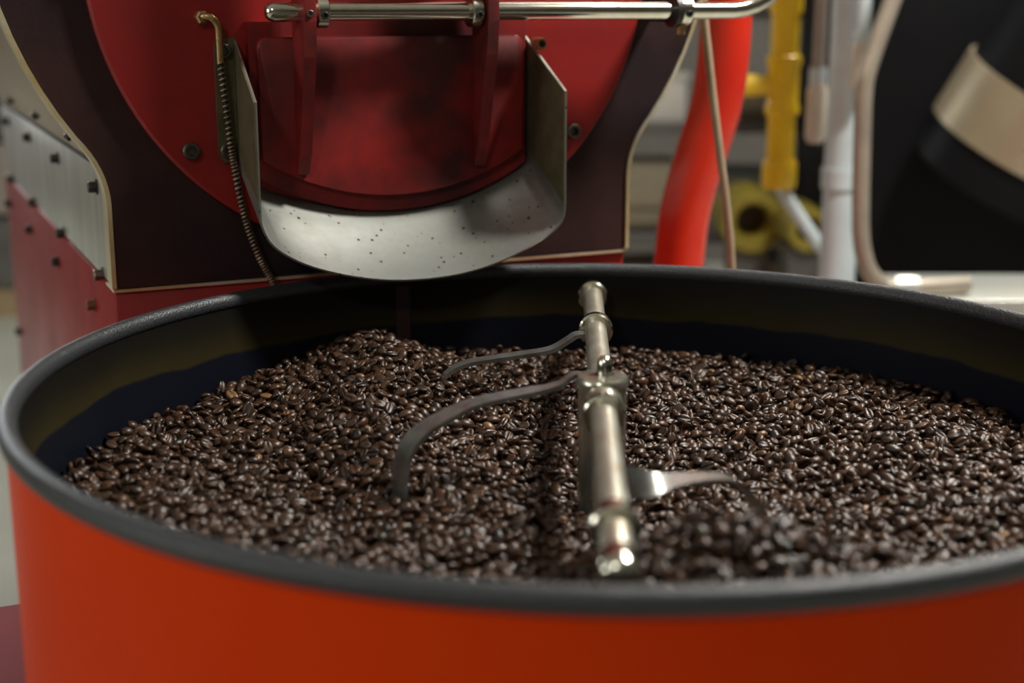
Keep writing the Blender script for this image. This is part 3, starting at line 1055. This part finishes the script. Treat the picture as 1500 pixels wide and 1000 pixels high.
# thin tan rod in front of the duct
p = smooth_path([(0.262, 0.75, 0.0), (0.252, 0.75, 0.6), (0.236, 0.75, 0.85), (0.225, 0.75, 0.945), (0.208, 0.75, 1.05), (0.193, 0.75, 1.15), (0.182, 0.75, 1.24), (0.150, 0.75, 1.6),
                 (0.14, 0.75, 2.3), (0.14, 0.75, H)], 6)
tag(mesh_obj('thin_cable', tube(p, 0.0058, 10), 'cable', None, 60), 'thin tan cable hanging in front of the red duct pipe', 'cable')

# yellow gas pipe with tee
g = thing('gas_pipe', (0.494, 1.8, 0.80), 'yellow painted gas pipe with a tee branch beside the red duct', 'pipe')
mesh_obj('upright_pipe', lathe([(0, 0.07), (0.0295, 0.07), (0.0295, H - 0.80), (0, H - 0.80)], 24), 'yellow', g, 40)
mesh_obj('lower_cap', lathe([(0, 0.034), (0.034, 0.034), (0.037, 0.044), (0.037, 0.085), (0.034, 0.095), (0.029, 0.095)], 24), 'yellow', g, 40)
mesh_obj('tee_fitting', lathe([(0.029, 0.185), (0.036, 0.19), (0.037, 0.205), (0.033, 0.215), (0.033, 0.285), (0.037, 0.295), (0.036, 0.31), (0.029, 0.315)], 24), 'yellow', g, 40)
mesh_obj('branch_pipe', lathe([(0, 0.0), (0.021, 0.0), (0.021, -0.055), (0.0235, -0.057), (0.0235, -0.085), (0.0205, -0.088), (0.0205, -0.15), (0, -0.15)], 20, 'X', (0, 0, 0.25)), 'yellow', g, 40)
mesh_obj('upper_coupling', lathe([(0.029, 0.395), (0.035, 0.40), (0.035, 0.44), (0.029, 0.445)], 24), 'yellow', g, 40)
p = [(0.0, 0, 0.04), (0.028, 0.0, 0.0), (0.085, 0.0, -0.08), (0.12, 0.0, -0.14), (0.135, 0.0, -0.3), (0.135, 0.0, -0.80)]
mesh_obj('flexible_conduit', tube(smooth_path(p, 6), 0.014, 14), 'grey_pipe', g, 60)

# dull yellow flanged ring housings far behind
for i, (x, y, z, rr, lab) in enumerate(((0.573, 2.6, 0.645, 0.088, 'dull yellow ring-shaped blower housing with a dark open centre'),
                                       (0.682, 2.40, 0.655, 0.058, 'dull yellow smaller ring housing beside the grey column'))):
    t = thing('blower_housing', (x, y, 0), lab, 'blower')
    mesh_obj('ring', lathe([(rr * 0.52, -0.04), (rr * 0.62, -0.055), (rr * 0.92, -0.055), (rr, -0.04), (rr, 0.14), (rr * 0.52, 0.14)], 32, 'Y', (0, 0, z), closed=True), 'ochre', t, 40)
    mesh_obj('core', lathe([(0, 0.10), (rr * 0.53, 0.10), (rr * 0.53, 0.13), (0, 0.13)], 24, 'Y', (0, 0, z)), 'shelf', t)
    mesh_obj('stand', box(-0.05, 0.05, -0.03, 0.12, 0.0, z - rr * 0.8, 0.004), 'shelf', t)

# pale grey column
t = thing('steel_column', (0.582, 1.6, 0), 'thick pale grey steel column right of the yellow gas pipe', 'column')
mesh_obj('shaft', lathe([(0, 0.01), (0.036, 0.01), (0.036, H), (0, H)], 32), 'grey_pipe', t, 40)
mesh_obj('foot_plate', box(-0.08, 0.08, -0.08, 0.08, 0.0, 0.012, 0.002), 'grey_pipe', t)
mesh_obj('pipe_clip', lathe([(0.036, 0.86), (0.041, 0.86), (0.041, 0.90), (0.036, 0.90)], 32), 'grey_pipe', t, 40)
# thin uprights with cream grips
t = thing('valve_rod', (0.550, 1.72, 0.93), 'thin taupe upright with a cream sleeve beside the yellow gas pipe', 'pipe')
mesh_obj('upright', lathe([(0, 0.1), (0.013, 0.1), (0.013, H - 0.93), (0, H - 0.93)], 16), 'warm_pipe', t, 40)
mesh_obj('nut', lathe([(0, 0.13), (0.018, 0.13), (0.018, 0.16), (0, 0.16)], 10), 'grey_pipe', t)
mesh_obj('sleeve', lathe([(0, 0.008), (0.015, 0.008), (0.021, 0.02), (0.0215, 0.115), (0.016, 0.13), (0, 0.13)], 20), 'cream', t, 40)
t = thing('valve_rod', (0.590, 1.53, 1.06), 'thin grey upright with a cream block in front of the grey column', 'pipe')
mesh_obj('upright', lathe([(0, 0.07), (0.015, 0.07), (0.015, H - 1.06), (0, H - 1.06)], 16), 'grey_pipe', t, 40)
mesh_obj('nut', lathe([(0, 0.085), (0.019, 0.085), (0.019, 0.105), (0, 0.105)], 10), 'grey_pipe', t)
mesh_obj('sleeve', box(-0.018, 0.018, -0.016, 0.016, 0.0, 0.085, 0.005), 'cream', t, 40)
t = tag(mesh_obj('thin_pipe', lathe([(0, 0.0), (0.0085, 0.0), (0.0085, H), (0, H)], 14), 'warm_pipe', None, 40, (0.655, 1.90, 0.0)),
        'thin dark taupe pipe running up behind the grey column', 'pipe')

# bent tube frame and steel table at the right
TZ = 0.675
t = thing('steel_table', (1.35, 1.52, 0), 'pale steel work table behind the right part of the tray rim', 'table')
mesh_obj('table_top', box(-0.66, 0.75, -0.13, 0.14, TZ - 0.045, TZ, 0.005), 'table', t, 30)
mesh_obj('apron', box(-0.62, 0.69, -0.10, 0.11, TZ - 0.10, TZ - 0.045), 'table', t)
for sx in (-0.62, 0.66):
    for sy in (-0.10, 0.07):
        mesh_obj('leg', box(sx, sx + 0.04, sy, sy + 0.04, 0, TZ - 0.10, 0.004), 'table', t)
p = [(0.660, 1.45, 1.33), (0.630, 1.44, 1.255), (0.600, 1.43, 1.170), (0.577, 1.42, 1.100), (0.572, 1.42, 1.06), (0.573, 1.42, 0.99), (0.578, 1.42, 0.85),
     (0.584, 1.42, 0.780), (0.600, 1.42, 0.728), (0.628, 1.42, 0.700), (0.660, 1.42, 0.693), (0.72, 1.43, 0.6925), (0.80, 1.45, 0.6925)]
t = thing('bent_tube', (0.66, 1.45, TZ), 'bent greyish steel tube standing at the end of the steel table', 'tube')
off = Vector((0.66, 1.45, TZ))
mesh_obj('tube_run', tube([q - off for q in smooth_path([(0.70, 1.46, 1.45)] + p, 6)], 0.0165, 16), 'tube', t, 60)
mesh_obj('joint_nut', lathe([(0, -0.022), (0.022, -0.022), (0.024, 0), (0.022, 0.022), (0, 0.022)], 16, 'X', (0.012, -0.03, 0.0195)), 'table', t, 40)

# black machine with tan band
t = thing('black_machine', (1.25, 2.25, 0), 'black leaning drum with a broad tan metal band behind the steel table', 'machine')
t.location = (1.25, 2.35, 0)
bm = box(-0.50, 0.75, -0.065, 0.6, 0.0, 2.0, 0.02)
cabi = mesh_obj('cabinet', bm, 'black_paint', t, 30)


def leaning(profile, material, name):
    bm = lathe(profile, 48)
    bmesh.ops.rotate(bm, verts=bm.verts, cent=(0, 0, 0), matrix=Matrix.Rotation(math.radians(24), 3, 'Y'))
    bmesh.ops.rotate(bm, verts=bm.verts, cent=(0, 0, 0), matrix=Matrix.Rotation(math.radians(17), 3, 'X'))
    bmesh.ops.translate(bm, verts=bm.verts, vec=(-0.155, -0.25, 0.885))
    return mesh_obj(name, bm, material, t, 40)


leaning([(0, -0.10), (0.190, -0.10), (0.200, -0.09), (0.200, 0.5), (0, 0.5)], 'black_paint', 'drum')
leaning([(0.201, 0.0), (0.210, 0.0), (0.210, 0.155), (0.201, 0.155)], 'band', 'band')

# shelf with boxes against the back
sh = thing('storage_shelf', (0.75, 3.35, 0), 'dark steel storage shelf behind the pipes loaded with boxes', 'shelf')
for z in (0.18, 0.52, 0.86, 1.20, 1.54):
    mesh_obj('shelf_board', box(-0.62, 0.62, -0.22, 0.22, z - 0.03, z, 0.003), 'shelf', sh)
for sx in (-0.62, 0.58):
    for sy in (-0.22, 0.18):
        mesh_obj('post', box(sx, sx + 0.04, sy, sy + 0.04, 0, 1.8), 'shelf', sh)
items = [
    (0.86, 0.20, 0.22, 0.15, 'white_pl', 'storage_bin', 'off-white plastic bin on the shelf beside a jute bundle', 'bin'),
    (0.86, 0.50, 0.17, 0.11, 'sack', 'sack_bundle', 'folded jute bundle on the shelf next to the off-white bin', 'sack'),
    (0.86, 0.74, 0.20, 0.20, 'binbox', 'storage_bin', 'grey plastic bin on the shelf at the height of the gas pipe tee', 'bin'),
    (0.86, 1.02, 0.24, 0.24, 'card', 'cardboard_box', 'tall cardboard box on the shelf behind the column', 'box'),
    (0.52, 0.20, 0.24, 0.21, 'sack', 'sack_bundle', 'plump jute sack on the shelf under the off-white bin', 'sack'),
    (0.52, 0.50, 0.22, 0.18, 'binbox', 'storage_bin', 'grey plastic bin on the shelf under the folded jute bundle', 'bin'),
    (0.52, 0.95, 0.30, 0.16, 'card', 'cardboard_box', 'wide cardboard box on the shelf behind the blower housings', 'box'),
    (0.18, 0.24, 0.30, 0.22, 'card', 'cardboard_box', 'cardboard box on the lowest shelf below the plump jute sack', 'box'),
    (0.18, 0.62, 0.26, 0.24, 'card', 'cardboard_box', 'square cardboard box in the middle of the lowest shelf', 'box'),
    (0.18, 0.98, 0.26, 0.20, 'white_pl', 'storage_bin', 'off-white bin on the lowest shelf', 'bin'),
    (1.20, 0.24, 0.26, 0.22, 'binbox', 'storage_bin', 'grey bin on the shelf above the off-white bin', 'bin'),
    (1.20, 0.70, 0.30, 0.20, 'card', 'cardboard_box', 'cardboard box on the shelf above the gas pipe tee', 'box'),
]
for z, x, w, h, mm, nm, lab, cat in items:
    x += 0.15
    t = thing(nm, (x, 3.33, z), lab, cat)
    if nm == 'sack_bundle':
        bm = box(-w / 2, w / 2, -0.15, 0.15, 0.0, h, 0.035)
        mesh_obj('sack_body', bm, mm, t, 60)
        mesh_obj('fold', box(-w * 0.42, w * 0.42, -0.165, -0.14, h * 0.35, h * 0.62, 0.01), mm, t, 60)
    elif nm == 'storage_bin':
        mesh_obj('bin_body', box(-w / 2, w / 2, -0.16, 0.16, 0.0, h - 0.02, 0.012), mm, t, 40)
        mesh_obj('lid', box(-w / 2 - 0.008, w / 2 + 0.008, -0.168, 0.168, h - 0.022, h, 0.006), mm, t, 40)
    else:
        mesh_obj('carton', box(-w / 2, w / 2, -0.16, 0.16, 0.0, h, 0.003), mm, t)
        mesh_obj('tape', box(-0.02, 0.02, -0.1615, 0.1615, h * 0.6, h + 0.001), 'sack', t)

# dark rack seen past the roaster's left side
t = thing('pallet_rack', (-2.25, 4.75, 0), 'dark brown rack of stacked crates past the left side of the roaster', 'rack')
for k in range(5):
    mesh_obj('crate', box(-0.7, 0.45, -0.4, 0.4, 0.10 + k * 0.30, 0.38 + k * 0.30, 0.01), 'warm_pipe' if k % 2 else 'shelf', t)
mesh_obj('pallet', box(-0.75, 0.5, -0.45, 0.45, 0.0, 0.10), 'card', t)

# ------------------------------------------------------------------ lamps of the room
for lx, ly, lz, lab in ((1.25, 0.45, 2.92, 'round black pendant lamp hanging above the tray rim by the steel table'),
                        (-0.9, -2.3, 2.62, 'round black pendant lamp hanging over the aisle in front of the tray')):
    pl = thing('pendant_lamp', (lx, ly, lz), lab, 'lamp')
    mesh_obj('lamp_shade', lathe([(0.03, 0.16), (0.06, 0.15), (0.22, 0.03), (0.225, 0.02), (0.215, 0.025), (0.055, 0.14), (0.03, 0.15)], 32, closed=True), 'black_paint', pl, 50)
    mesh_obj('cord', lathe([(0, 0.15), (0.006, 0.15), (0.006, H - lz), (0, H - lz)], 8), 'black', pl)
for x, y, lab in [(1.4, 2.6, 'ceiling strip lamp over the shelf and pipes')]:
    t = thing('strip_lamp', (x, y, 3.30), lab, 'lamp')
    mesh_obj('housing', box(-0.15, 0.15, -0.85, 0.85, 0.03, 0.10, 0.008), 'white_pl', t)
    mesh_obj('diffuser', box(-0.12, 0.12, -0.8, 0.8, 0.0, 0.03, 0.008), 'lamp', t)
